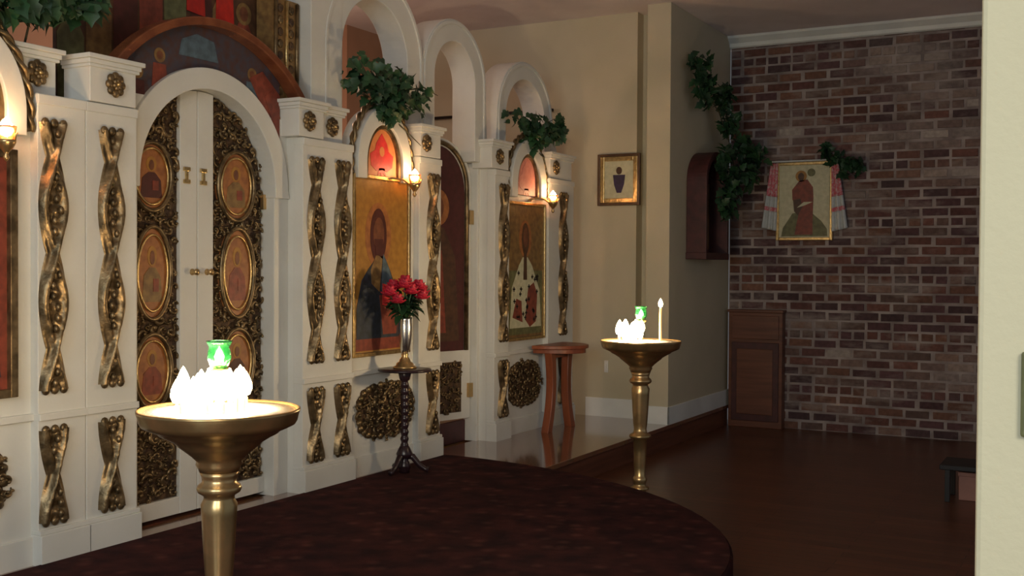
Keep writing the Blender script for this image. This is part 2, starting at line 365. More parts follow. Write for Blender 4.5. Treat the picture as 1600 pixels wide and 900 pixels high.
def scrollwork(mb, inside, y0, y1, z0, z1, xb, n, seed, m='gold', smin=.022, smax=.045):
    rnd = random.Random(seed); pts = []
    tries = 0
    while len(pts) < n and tries < n*40:
        tries += 1
        y = rnd.uniform(y0, y1); z = rnd.uniform(z0, z1); s = rnd.uniform(smin, smax)
        if not inside(y, z, s): continue
        if any((y-a)**2+(z-b)**2 < (.62*(s+c))**2 for a, b, c in pts): continue
        pts.append((y, z, s))
    for y, z, s in pts:
        a0 = rnd.uniform(0, 2*PI); dr = rnd.choice((-1, 1)); path = []; rs = []
        for i in range(15):
            t = i/14; a = a0+dr*t*4.3; rr = s*(1-.78*t)
            path.append((xb+.006+.016*t, y+rr*math.cos(a), z+rr*math.sin(a))); rs.append(s*(.10+.20*math.sin(PI*min(t*1.2, 1))**1))
        mb.tube(path, rs, m, 6)
        mb.ell((xb+.022, y, z), (.010, s*.28, s*.28), m, 8, 5)
        a = a0+dr*.5
        mb.ell((xb+.008, y+s*1.05*math.cos(a), z+s*1.05*math.sin(a)), (.010, s*.38, s*.24), m, 8, 5)
def bush_carving(parent, yc, zc, hy, hz, xb, seed):
    def ins(y, z, s=0):
        u = (y-yc)/(hy-s*.6); v = (z-zc)/(hz-s*.6); a = math.atan2(v, u)
        return math.hypot(u, v) < 1.02-.06*math.cos(4*a)*-1+.03*math.cos(12*a)
    mb = MB(); out = []
    for i in range(72):
        a = 2*PI*i/72; r = .90+.08*abs(math.sin(2*a))**.7+.03*math.sin(14*a)
        out.append((yc+hy*r*math.copysign(abs(math.cos(a))**.75, math.cos(a)), zc+hz*r*math.copysign(abs(math.sin(a))**.75, math.sin(a))))
    mb.prism(out, xb, xb+.008, 'goldd')
    scrollwork(mb, ins, yc-hy, yc+hy, zc-hz, zc+hz, xb+.006, 60, seed, smin=.026, smax=.045)
    for i in range(26):
        a = 2*PI*i/26
        mb.ell((xb+.012, yc+hy*.90*math.copysign(abs(math.cos(a))**.75, math.cos(a)), zc+hz*.90*math.copysign(abs(math.sin(a))**.75, math.sin(a))), (.014, .028, .022), 'gold', 8, 5)
    return mb.build('carved_panel', parent)
def rope_arch(parent, cy, cz, r, rz, xb, a0=-.05, a1=PI+.05, z_end=None, rad=.020, name='rope_moulding'):
    pts = arc(cy, cz, r, a0, a1, 60, rz)
    if z_end is not None: pts = [(pts[0][0], z_end)]+pts+[(pts[-1][0], z_end)]
    # resample and twist
    P3 = [Vector((xb, y, z)) for y, z in pts]; out = []
    for a, b in zip(P3[:-1], P3[1:]):
        n = max(1, int((b-a).length/.008)); out += [a.lerp(b, i/n) for i in range(n)]
    out.append(P3[-1]); mb = MB()
    for ph in (0, PI):
        path = []
        for i, p in enumerate(out):
            t = (out[min(i+1, len(out)-1)]-out[max(i-1, 0)]).normalized(); q = Vector((1, 0, 0)); w_ = t.cross(q)
            a = i*.42+ph; path.append(p+q*(math.sin(a)*rad*.5+rad*.8)+w_*math.cos(a)*rad*.5)
        mb.tube(path, rad*.62, 'gold', 6)
    return mb.build(name, parent)

# ------------------------------------------------------------------ the screen panels (thing with parts)
def cap(parent, y0, y1, x0, x1, z0=1.96, z1=2.13, ov=.03, left_ov=True):
    mb = MB(); mb.box(x0, x1, y0, y1, z0, z1)
    mb.box(x0, x1+.012, y0-.012, y1+.012, z1-.022, z1-.008)
    mb.box(x0, x1+ov*.6, y0-ov*.6, y1+ov*.6, z1-.008, z1+.012); mb.box(x0, x1+ov, y0-ov, y1+ov, z1+.012, z1+.032)
    return mb.build('cornice', parent, .003)
def arch_band(parent, cy, cz, ri, riz, ro, roz, x0, x1, zleg, name='arch_moulding'):
    i_ = arc(cy, cz, ri, 0, PI, 36, riz); o_ = arc(cy, cz, ro, 0, PI, 36, roz)
    i_ = [(cy+ri, zleg)]+i_+[(cy-ri, zleg)]; o_ = [(cy+ro, zleg)]+o_+[(cy-ro, zleg)]
    return MB().band(i_, o_, x0, x1).build(name, parent, .004)

XP = .035; XF = -.01
def panel(label, loc, y0, y1, pil, caps, ros, strips, bush, arch_c, seed):
    """pil: list of (y0,y1) pilaster fronts; the rest is the recessed field"""
    t = thing('icon_screen_panel', label, 'screen panel', loc)
    mb = MB(); mb.box(-.10, XF, y0, y1, 0.0, 1.96)
    if arch_c:   # raised field above, behind the arch
        cy = arch_c
        pts = [(cy+.30, 1.94)]+arc(cy, 1.87, .30, 0, PI, 24, .34)+[(cy-.30, 1.94)]
        mb.prism(pts, -.08, XF)
    mb.build('board', t, .003)
    for a, b in pil:
        a -= .003; b += .003; mb = MB(); mb.box(XF-.02, XP, a, b, 0, 1.958); mb.box(XF-.02, XP+.022, a-.001, b+.012, 0, .13); mb.box(XF-.02, XP+.014, a-.001, b+.008, .13, .15)
        mb.box(XF-.02, XP+.014, a-.001, b+.004, .605, .635); mb.box(XF-.02, XP+.008, a-.001, b+.002, 1.915, 1.955)
        mb.build('pilaster', t, .003)
    fl = sorted(pil); cur = y0
    for a, b in fl+[(y1, y1)]:
        if a-cur > .05:
            MB().box(XF-.01, XF+.020, cur, a, .605, .635).build('rail', t, .003); MB().box(XF-.01, XF+.012, cur, a, 0, .12).build('baseboard', t, .003)
        cur = b
    for c in caps: cap(t, *c)
    for (y, z, x) in ros: rosette(t, y, z, x)
    for k, (y, x) in enumerate(strips):
        carved_strip(t, y, .73, 1.84, .90, x, seed+k); carved_strip(t, y, .18, .565, .375, x, seed+k+20)
    if bush: bush_carving(t, bush[0], .375, bush[1], .175, XF, seed+50)
    if arch_c:
        arch_band(t, arch_c, 1.87, .19, .24, .28, .345, XF, .045, 1.775)
        rope_arch(t, arch_c, 1.87, .315, .385, .0, z_end=1.80)
    return t
# left panel: mirrored about y = 4.175
ML = 8.35
panel('white carved screen panel at the left edge, left of the gilded double doors', (0, 2.75, 0), 2.14, 3.62, [(2.14, 2.40), (3.10, 3.335), (3.345, 3.62)],
      [(3.04, 3.24, -.12, -.03), (3.355, 3.61, -.12, .045), (2.16, 2.42, -.1, .04)],
      [(3.14, 2.05, -.03), (3.485, 2.045, .045)], [(3.17, XP), (3.475, XP), (2.25, XP)], (2.68, .31), 2.76, 3)
panel('white carved screen panel behind the flower stand, right of the double doors', (0, 5.5, 0), 4.80, 6.21, [(4.80, 5.245), (5.955, 6.21)],
      [(4.75, 4.965, -.12, .045), (5.0, 5.195, -.10, .0), (5.95, 6.19, -.1, .045)],
      [(4.83, 2.045, .045), (5.09, 2.045, .0), (6.01, 2.045, .045)], [(4.905, XP), (5.145, XP), (6.11, XP)], (5.64, .31), 5.57, 11)
panel('white carved screen panel at the far right end, behind the small table', (0, 7.58, 0), 6.94, 8.25, [(6.94, 7.15), (7.80, 8.25)],
      [(6.87, 7.12, -.12, .045), (7.83, 8.22, -.1, .03)],
      [(6.975, 2.045, .045), (7.92, 2.045, .03)], [(7.06, XP), (8.045, XP)], (7.475, .27), 7.46, 19)

# surround of the double doors
t = thing('door_surround', 'white round-arched frame around the gilded double doors', 'door frame', (0, 4.2, 0))
MC = 4.205
MB().box(-.20, -.07, 3.62, 3.725, 0, 1.66).build('jamb', t, .003); MB().box(-.20, -.07, 4.685, 4.80, 0, 1.66).build('jamb', t, .003)
i_ = arc(MC, 1.66, .475, 0, PI, 48); o_ = arc(MC, 1.66, .580, 0, PI, 48)
MB().band([(MC+.475, 1.62)]+i_+[(MC-.475, 1.62)], [(MC+.595, 1.62)]+o_+[(MC-.595, 1.62)], -.17, -.055).build('arch_moulding', t, .004)
# fill between jamb and pilasters below the arch haunches
MB().band([(4.74, 1.60)]+[(a, b) for a, b in arc(MC, 1.66, .575, 0, .75, 10)], [(4.80, 1.60)]+[(4.80, b) for a, b in arc(MC, 1.66, .575, 0, .75, 10)], -.16, -.08).build('spandrel', t)
MB().band([(3.67, 1.60)]+[(a, b) for a, b in arc(MC, 1.66, .575, PI, PI-.75, 10)], [(3.62, 1.60)]+[(3.62, b) for a, b in arc(MC, 1.66, .575, PI, PI-.75, 10)], -.16, -.08).build('spandrel', t)

# the two leaves
XD = -.15
def leaf_door(label, ys, sgn, ovals, seed):
    """ys = (outer, inner) y of gilded field; inner stile towards the centre line 4.175"""
    ya, yb = ys; yc_ = 4.178
    t = thing('royal_door', label, 'door', (XD, (ya+yb)/2, 0), 'gilded double doors of the screen')
    def top(y, r=.475): d = abs(y-MC); return 1.66+math.sqrt(max(r*r-d*d, 0))
    lo, hi = min(ya, yc_), max(ya, yc_)
    pts = [(lo, .02)]+[(lo+(hi-lo)*i/16, top(lo+(hi-lo)*i/16)-.004) for i in range(17)]+[(hi, .02)]
    MB().prism(pts, XD-.03, XD-.012, 'goldd').build('backing', t)
    mb = MB(); sl, sh = sorted((yb, yc_-sgn*.004 if False else (yc_-.003 if sgn < 0 else yc_+.003)))
    pts = [(sl, .02)]+[(sl+(sh-sl)*i/6, top(sl+(sh-sl)*i/6)-.004) for i in range(7)]+[(sh, .02)]
    mb.prism(pts, XD-.012, XD+.015); mb.build('stile', t, .003)
    MB().box(XD-.012, XD+.013, min(ya, yb), max(ya, yb), .02, .105).build('bottom_rail', t, .003)
    mb = MB(); l2, h2 = min(ya, yb), max(ya, yb)
    def ins(y, z, s):
        if not (l2+s*.6 < y < h2-s*.6 and .10+s*.6 < z < top(y)-s*.7): return False
        return all(((y-oy)/(ow+s*.35))**2+((z-oz)/(oh+s*.35))**2 > 1 for oy, oz, ow, oh in ovals)
    scrollwork(mb, ins, l2, h2, .1, 2.14, XD-.012, 240, seed, smin=.022, smax=.048)
    mb.build('fretwork', t)
    for k, (oy, oz, ow, oh) in enumerate(ovals):
        mb = MB()
        pts = [(oy+ow*math.cos(2*PI*i/40), oz+oh*math.sin(2*PI*i/40)) for i in range(40)]
        mb.prism(pts, XD-.012, XD+.006, 'phalo')
        # generic half-length saint: halo, head, robe, book
        f = XD+.006
        robe = ('prust', 'pmaroon', 'pochre')[(k+seed) % 3]
        mb.prism([(oy-ow*.55, oz-oh*.62), (oy-ow*.45, oz-oh*.05), (oy-ow*.15, oz+oh*.12), (oy+ow*.18, oz+oh*.12), (oy+ow*.48, oz-oh*.1), (oy+ow*.55, oz-oh*.62)], f, f+.002, robe)
        mb.prism([(oy+ow*.26*math.cos(2*PI*i/20), oz+oh*.36+oh*.22*math.sin(2*PI*i/20)) for i in range(20)], f, f+.002, 'pgold')
        mb.prism([(oy+ow*.13*math.cos(2*PI*i/16), oz+oh*.33+oh*.15*math.sin(2*PI*i/16)) for i in range(16)], f+.002, f+.004, 'pskin')
        mb.prism([(oy+ow*.05, oz-oh*.4), (oy+ow*.05, oz-oh*.12), (oy+ow*.35, oz-oh*.12), (oy+ow*.35, oz-oh*.4)], f+.002, f+.004, 'prust')
        md = mb.build('medallion', t)
        r = MB()
        for q, rr in ((1.0, .012), (.82, .006)):
            r.tube([(XD+.012, oy+ow*q*math.cos(2*PI*i/40), oz+oh*q*math.sin(2*PI*i/40)) for i in range(40)], rr, 'goldb' if q < 1 else 'gold', 8, True)
        r.build('medallion_rim', md)
    ym = yc_-sgn*0
    yy = 4.10 if sgn < 0 else 4.215
    mb = MB(); mb.box(XD+.015, XD+.024, yy-.009, yy+.009, 1.665, 1.735, 'goldb'); mb.box(XD+.015, XD+.026, yy-.021, yy+.021, 1.722, 1.742, 'goldb'); mb.box(XD+.015, XD+.026, yy-.021, yy+.021, 1.66, 1.68, 'goldb')
    mb.build('brass_catch', t, .002)
    yk = 4.142 if sgn < 0 else 4.245
    mb = MB(); mb.tube([(XD+.015, yk, 1.22), (XD+.018, yk, 1.22), (XD+.03, yk, 1.22), (XD+.04, yk, 1.22), (XD+.05, yk, 1.22), (XD+.056, yk, 1.22)], [.017, .017, .007, .016, .017, .007], 'brass', 14)
    mb.build('knob', t)
    mb = MB()
    yh = 3.735 if sgn < 0 else 4.675
    for z in (.35, 1.60): mb.box(XD+.0, XD+.025, yh-.012, yh+.012, z-.04, z+.04, 'brass')
    mb.build('hinge', t, .002)
leaf_door('left leaf of the gilded double doors, with three oval saints', (3.727, 4.06), -1,
          [(3.88, 1.68, .125, .165), (3.885, 1.215, .115, .225), (3.885, .74, .12, .18)], 1)
leaf_door('right leaf of the gilded double doors, with three oval saints', (4.683, 4.29), 1,
          [(4.465, 1.67, .135, .18), (4.475, 1.215, .125, .235), (4.475, .74, .125, .18)], 2)

# ------------------------------------------------------------------ icons
def disc(cy, cz, ry, rz=None, n=24): return [(cy+ry*math.cos(2*PI*i/n), cz+(rz or ry)*math.sin(2*PI*i/n)) for i in range(n)]
def frame_rect(t, y0, y1, z0, z1, x0, x1, wd, m, name='frame'):
    mb = MB(); mb.box(x0, x1, y0, y0+wd, z0, z1, m); mb.box(x0, x1, y1-wd, y1, z0, z1, m); mb.box(x0, x1, y0+wd, y1-wd, z0, z0+wd, m); mb.box(x0, x1, y0+wd, y1-wd, z1-wd, z1, m)
    return mb.build(name, t, .003)
def icon_common(label, y0, y1, z0, z1, cat='icon'):
    t = thing('icon_painting', label, cat, (0, (y0+y1)/2, z0))
    return t
X0 = XF
# icon of the robed man, gold ground
t = icon_common('tall gold-ground icon of a bearded robed figure, behind the red roses', 5.29, 5.86, .73, 1.79)
mb = MB(); f = X0+.02; a, b, c, d = 5.30, 5.85, .74, 1.80; yc = 5.56
mb.box(X0-.004, f, a, b, c, d, 'pgold')
mb.box(f, f+.001, a+.012, b-.012, c+.01, c+.09, 'prust')
mb.prism(disc(yc-.02, 1.44, .135, .20), f, f+.001, 'phalo')
mb.prism([(a+.02, .82), (a+.02, 1.0), (a+.07, 1.17), (yc-.12, 1.24), (yc-.05, 1.30), (yc+.04, 1.32), (yc+.11, 1.22), (yc+.19, 1.06), (yc+.22, .82)], f+.001, f+.003, 'pblue')
mb.prism([(yc-.1, 1.235), (yc-.04, 1.33), (yc+.02, 1.30), (yc-.01, 1.10), (yc-.09, 1.15)], f+.003, f+.004, 'pochre')
mb.prism([(yc+.01, 1.12), (yc+.03, 1.33), (yc+.09, 1.24), (yc+.16, 1.10), (yc+.14, .98), (yc+.06, 1.0)], f+.003, f+.004, 'pslate')
mb.prism([(yc-.01, 1.08), (yc+.07, 1.08), (yc+.19, .96), (yc+.17, .84), (yc+.03, .84)], f+.003, f+.004, 'prust')
mb.prism(disc(yc-.02, 1.44, .085, .165), f+.001, f+.003, 'pmaroon')
mb.prism(disc(yc-.02, 1.45, .055, .10), f+.003, f+.005, 'pskin')
mb.prism([(yc-.065, 1.42), (yc+.025, 1.42), (yc+.01, 1.32), (yc-.05, 1.32)], f+.003, f+.006, 'pmaroon')
mb.prism([(yc+.02, 1.02), (yc+.02, 1.15), (yc+.14, 1.13), (yc+.14, 1.0)], f+.005, f+.007, 'pred')
mb.build('painting', t)
frame_rect(t, 5.275, 5.875, .715, 1.80, X0, X0+.035, .022, 'goldb')
# seraph lunette
def lunette(label, cy, ground, red, hw=.165, top=.22):
    t = thing('icon_painting', label, 'icon', (0, cy, 1.80))
    pts = [(cy+hw, 1.80)]+arc(cy, 1.87, hw, 0, PI, 24, top)+[(cy-hw, 1.80)]
    f = .012; mb = MB(); mb.prism(pts, XF, f, ground)
    wing = lambda s: [(cy, 1.84), (cy+s*.055, 1.83), (cy+s*.11, 1.86), (cy+s*.12, 1.93), (cy+s*.07, 1.955), (cy+s*.055, 2.0), (cy, 2.06)]
    for s in (-1, 1): mb.prism(wing(s), f, f+.002, red)
    mb.prism([(cy-.03, 1.85), (cy-.045, 1.80), (cy-.015, 1.82), (cy, 1.79), (cy+.015, 1.82), (cy+.045, 1.80), (cy+.03, 1.85)], f, f+.002, red)
    mb.prism(disc(cy, 1.95, .026, .03), f+.002, f+.003, ground)
    mb.build('painting', t)
    m2 = MB(); m2.band([(cy+hw-.006, 1.79)]+arc(cy, 1.87, hw-.006, 0, PI, 30, top-.006)+[(cy-hw+.006, 1.79)], [(cy+hw+.022, 1.79)]+arc(cy, 1.87, hw+.022, 0, PI, 30, top+.02)+[(cy-hw-.022, 1.79)], XF, .03, 'gold')
    m2.build('frame', t, .003)
    return t
lunette('small arched icon of a scarlet winged seraph above the robed figure icon', 5.57, 'porange', 'pred')
lunette('small arched icon of a pink winged seraph above the bishop icon', 7.46, 'ppink', 'ppink')
M['ppink2'] = M['ppink']
t = lunette('small arched icon above the icon at the left edge of the screen', 2.76, 'porange', 'pred')
# bishop icon
t = icon_common('tall icon of a standing bishop in a white robe with dark crosses', 7.17, 7.76, .72, 1.74)
mb = MB(); f = X0+.02; a, b, c, d = 7.18, 7.75, .73, 1.73; yc = 7.45
mb.box(X0-.004, f, a, b, c, d, 'pochre'); mb.box(f, f+.001, a+.012, b-.012, c+.02, c+.50, 'pgreen')
mb.prism(disc(yc, 1.47, .10, .14), f+.001, f+.002, 'phalo')
mb.prism([(a+.03, .80), (a+.06, 1.10), (yc-.10, 1.27), (yc-.04, 1.33), (yc+.04, 1.33), (yc+.11, 1.27), (b-.06, 1.08), (b-.03, .80)], f+.002, f+.003, 'pcream')
mb.prism([(yc+.0, .86), (yc+.05, 1.10), (yc+.14, 1.14), (yc+.20, 1.05), (yc+.18, .84), (yc+.08, .80)], f+.003, f+.004, 'prust')
mb.prism([(yc-.20, .88), (yc-.14, 1.02), (yc-.06, 1.0), (yc-.04, .84)], f+.003, f+.004, 'prust')
rn = random.Random(4)
for k in range(26):
    y = rn.uniform(a+.07, b-.07); z = rn.uniform(.84, 1.24); s = .018
    mb.box(f+.004, f+.005, y-s, y+s, z-.006, z+.006, 'pblack'); mb.box(f+.004, f+.005, y-.006, y+.006, z-s, z+s, 'pblack')
mb.prism([(yc-.03, 1.16), (yc-.02, 1.42), (yc+.02, 1.42), (yc+.03, 1.16)], f+.003, f+.004, 'pbrown')
mb.prism(disc(yc, 1.47, .055, .12), f+.002, f+.005, 'pbrown'); mb.prism(disc(yc, 1.48, .04, .075), f+.005, f+.006, 'pskin')
mb.build('painting', t)
frame_rect(t, 7.155, 7.775, .705, 1.745, X0, X0+.035, .022, 'goldb')
# icon at left edge
t = icon_common('tall icon in a dark gilded frame, cut off by the left edge of the picture', 2.48, 3.0, .72, 1.68)
mb = MB(); mb.box(X0-.004, X0+.02, 2.50, 2.99, .73, 1.70, 'prust'); mb.prism(disc(2.74, 1.4, .12, .15), X0+.02, X0+.021, 'pgold')
mb.prism(disc(2.74, 1.4, .07, .10), X0+.021, X0+.023, 'pskin'); mb.prism([(2.56, .8), (2.6, 1.15), (2.70, 1.28), (2.78, 1.28), (2.9, 1.15), (2.94, .8)], X0+.021, X0+.022, 'pblue'); mb.build('painting', t)
frame_rect(t, 2.47, 3.005, .715, 1.715, X0, X0+.045, .035, 'gold')

# the great painted tympanum over the doors with its brown ring
t = thing('tympanum_icon', 'large dark painted icon with a brown ring, over the double doors', 'icon', (-.2, 4.2, 1.9))
RC = 1.607
mb = MB(); mb.box(-.27, -.25, 3.42, 4.955, 1.75, 3.30, 'pbrown')
f = -.25
# row of standing saints above the ring
rn = random.Random(9)
for k, (y, zt) in enumerate([(3.50, 2.42), (3.66, 2.56), (3.82, 2.66), (3.98, 2.74), (4.14, 2.78), (4.32, 2.78), (4.48, 2.72), (4.64, 2.62)]):
    robe = ('pgreen', 'pochre', 'pmaroon', 'prust', 'pgreen', 'pmaroon', 'pochre', 'prust')[k]
    mb.prism([(y-.07, zt-.55), (y-.075, zt-.12), (y-.03, zt-.04), (y+.03, zt-.04), (y+.075, zt-.12), (y+.07, zt-.55)], f, f+.002, robe)
    mb.prism(disc(y, zt, .06), f+.002, f+.003, 'pochre'); mb.prism(disc(y, zt, .032, .04), f+.003, f+.004, 'pskin')
for (y0, y1, z0) in ((4.215, 4.345, 2.555), (4.425, 4.56, 2.55)):
    mb.prism([(y0, z0), (y0+.003, 2.72), (y1-.01, 2.72), (y1, z0-.01)], f+.004, f+.007, 'pscarlet')
mb.build('painting', t)
mb = MB(); cl = lambda y: min(max(y, 3.645), 4.742)
mb.band(arc(MC, 1.66, .575, .40, PI-.40, 44), [(cl(y), z) for y, z in arc(MC, RC, .84, .30, PI-.30, 44)], -.10, -.085, 'pnight'); f = -.085
for k in range(9):   # seated figures beneath the ring
    a = .62+k*.24; y = MC+.70*math.cos(a); z = RC+.70*math.sin(a)
    if k in (3, 4, 5): continue
    mb.prism(disc(y, z+.03, .035), f+.001, f+.002, 'pochre'); mb.prism(disc(y, z+.03, .02), f+.002, f+.003, 'pskin')
    mb.prism([(y-.05, z-.13), (y-.04, z-.01), (y+.04, z-.01), (y+.05, z-.13)], f, f+.002, ('prust', 'pmaroon', 'pslate')[k % 3])
mb.prism([(4.50, 2.24), (4.60, 2.29), (4.742, 2.18), (4.742, 1.90), (4.70, 1.96), (4.62, 2.07)], f+.002, f+.004, 'prust')
mb.prism([(4.62, 2.16), (4.68, 2.20), (4.738, 2.12), (4.738, 1.92), (4.69, 2.0)], f+.004, f+.006, 'prust')
mb.prism([(4.02, 2.36), (4.12, 2.40), (4.24, 2.38), (4.27, 2.28), (4.0, 2.28)], f, f+.002, 'pslate')
mb.build('inner_painting', t)
i_ = arc(MC, RC, .832, .42, PI-.42, 56); o_ = arc(MC, RC, .873, .42, PI-.42, 56)
MB().band(i_, o_, -.085, -.0, 'ringwood').build('ring', t, .006)
# gilded pierced strip at its right edge
mb = MB(); mb.box(-.245, -.13, 4.74, 4.955, 2.16, 2.73, 'pochre'); rn = random.Random(3)
for k in range(3):
    mb.tube([(-.128, 4.76+.09*k, 2.17), (-.125, 4.76+.09*k, 2.72)], .012, 'goldb' if k == 1 else 'gold', 8)
for k in range(8):
    for q in (0, 1): mb.ell((-.128, 4.80+.09*q, 2.22+.065*k), (.012, .022, .025), 'goldd' if (k+q) % 2 else 'gold', 8, 5)
mb.build('gilded_border', t)

# ------------------------------------------------------------------ open arches above the screen
def open_arch(label, cy, cz, ri, ro, left, right, zleg, seed=0, top=None):
    t = thing('open_arch', label, 'arch', (-.15, cy, zleg), 'open white arches above the screen')
    i_ = [(cy+ri, zleg)]+arc(cy, cz, ri, 0, PI, 40)+[(cy-ri, zleg)]
    o_ = [(right, zleg)]+arc(cy, cz, ro, 0, PI, 40)+[(left, zleg)]
    MB().band(i_, o_, -.24, -.05).build('arch_band', t, .005)
    # raised trim line on the face
    mb = MB(); e = .016
    mb.band([(cy+ro-e-.02, zleg)]+arc(cy, cz, ro-e-.02, 0, PI, 40)+[(cy-ro+e+.02, zleg)], [(cy+ro-.012, zleg)]+arc(cy, cz, ro-.012, 0, PI, 40)+[(cy-ro+.012, zleg)], -.052, -.040)
    mb.build('trim_moulding', t, .003)
    return t
t = open_arch('tallest open white arch at the top, over the greenery and the robed figure icon', 5.60, 2.54, .34, .52, 4.97, 6.13, 2.0)
MB().box(-.24, -.045, 4.965, 5.25, 2.0, 3.30).build('post', t, .004)
open_arch('middle open white arch above the side door', 6.53, 2.53, .265, .415, 6.10, 6.98, 2.0)
t = open_arch('lowest open white arch at the far right end of the screen', 7.57, 2.37, .32, .455, 7.08, 8.20, 2.0)

# left jamb, hinge jamb and the side door itself
t = thing('side_door', 'narrow arched side door with a dark icon, standing ajar between two screen panels', 'door', (-.16, 6.90, .17))
def leafpts(w_, zt, z0, n=20, sc=1.0):
    return [(0, z0)]+[(w_/2-w_/2*math.cos(PI*i/n), zt-w_/2*.95+w_/2*.95*math.sin(PI*i/n)) for i in range(n+1)]+[(w_, z0)]
ang = math.radians(15)
def dl(mb_, name, lab=None):   # door-local: y measured from the hinge towards -y, x = thickness
    o = mb_.build(name, None); o.parent = t; o['_w'] = [0, 0, 0]
    if lab: o['label'] = lab
    return o
Wd = .66
def rotp(mb_):
    mb_.v = [((-math.sin(ang)*p[1]+math.cos(ang)*p[0]), -(math.cos(ang)*p[1]+math.sin(ang)*p[0]), p[2]) for p in mb_.v]
    return mb_
m1 = MB(); m1.prism(leafpts(Wd, 1.99, .0), -.02, .02, 'white'); dl(rotp(m1), 'leaf')
m2 = MB(); p_ = [(.07+(y*(Wd-.14)/Wd), z) for y, z in leafpts(Wd, 1.93, .49)]; m2.prism(p_, .02, .026, 'pmaroon')
m2.prism(disc(.33, 1.50, .11, .13), .026, .028, 'phalo'); m2.prism(disc(.33, 1.50, .055, .085), .028, .030, 'pskin')
m2.prism([(.12, .56), (.16, 1.15), (.27, 1.36), (.39, 1.36), (.50, 1.15), (.54, .56)], .026, .029, 'pbrown'); m2.prism([(.25, .62), (.29, 1.2), (.37, 1.2), (.41, .62)], .029, .031, 'prust')
dl(rotp(m2), 'painting')
m3 = MB(); q_ = [(.05+(y*(Wd-.10)/Wd), z) for y, z in leafpts(Wd, 1.955, .49)][1:-1]
path = [(.03, y, z) for y, z in q_]; m3.tube([(.03, .05, .49)]+path+[(.03, Wd-.05, .49)], .017, 'gold', 8); dl(rotp(m3), 'rope_moulding')
m4 = MB(); scrollwork(m4, lambda y, z, s: .10 < y < .56 and .06 < z < .40, .10, .56, .06, .40, .02, 60, 8, smin=.02, smax=.035); m4.box(.019, .024, .09, .57, .05, .41, 'goldd'); dl(rotp(m4), 'carved_panel')
for z in (.20, 1.44):
    m5 = MB(); m5.box(-.02, .04, -.012, .03, z-.05, z+.05, 'brass'); dl(rotp(m5), 'hinge')
st = thing('door_surround', 'plain white jambs and threshold of the narrow side door', 'door frame', (-.1, 6.57, 0))
MB().box(-.20, -.09, 6.905, 6.945, .0, 2.0).build('jamb', st, .003); MB().box(-.20, -.10, 6.205, 6.24, 0, 2.0).build('jamb', st, .003)
MB().box(-.215, -.185, 6.24, 6.905, .0, .152, 'casewood').build('threshold', st, .002)

# ------------------------------------------------------------------ oil lamps on the screen
def oil_lamp(label, x, y, z):
    t = thing('hanging_oil_lamp', label, 'oil lamp', (x, y, z), 'oil lamps in front of the screen icons')
    mb = MB(); mb.tube([(XF+.0, y-.16, z+.02), (XF+.05, y-.13, z+.035), (x-.05, y-.05, z+.03), (x-.02, y, z-.005), (x, y, z-.02)], .007, 'brass', 8)
    mb.lathe([(.02, -.0), (.022, .004), (.006, .010)], (XF+.01, y-.16, z+.01), 'brass', 12); mb.build('bracket', t)
    mb = MB(); mb.lathe([(.003, -.075), (.009, -.068), (.013, -.058), (.006, -.048), (.012, -.038), (.026, -.022), (.036, -.004), (.038, .008), (.035, .010), (.020, -.01), (.0, -.014)], (x, y, z), 'brass', 20); ch_ = mb.build('cup_holder', t)
    mb = MB(); mb.lathe([(.020, -.012), (.031, .012), (.037, .045), (.040, .062), (.0375, .062), (.034, .045), (.028, .014), (.014, -.006)], (x, y, z), 'amber_glass', 20); mb.build('glass_cup', t)
    mb = MB(); mb.lathe([(.002, .018), (.019, .026), (.028, .044), (.027, .062), (.017, .080), (.006, .092), (.0, .100)], (x, y, z), 'flame', 12); mb.build('flame', t)
    for k in range(3):
        mb = MB(); a = 2*PI*k/3+.4; mb.tube([(x+.037*math.cos(a), y+.037*math.sin(a), z+.008), (x+.04*math.cos(a), y+.04*math.sin(a), z+.03), (x+.048*math.cos(a), y+.048*math.sin(a), z+.035)], .0035, 'brass', 6); mb.build('prong', ch_)
    l = light('oil_lamp_light', 'POINT', (0, 0, .075), 1.3, (1.0, .50, .24), .03); l.parent = t
oil_lamp('glowing brass oil lamp beside the arched seraph icon above the robed figure', .12, 5.77, 1.76)
oil_lamp('glowing brass oil lamp at the far right end of the screen, beside the bishop icon', .12, 7.70, 1.75)
oil_lamp('glowing brass oil lamp cut off by the left edge of the picture', .12, 2.885, 1.73)

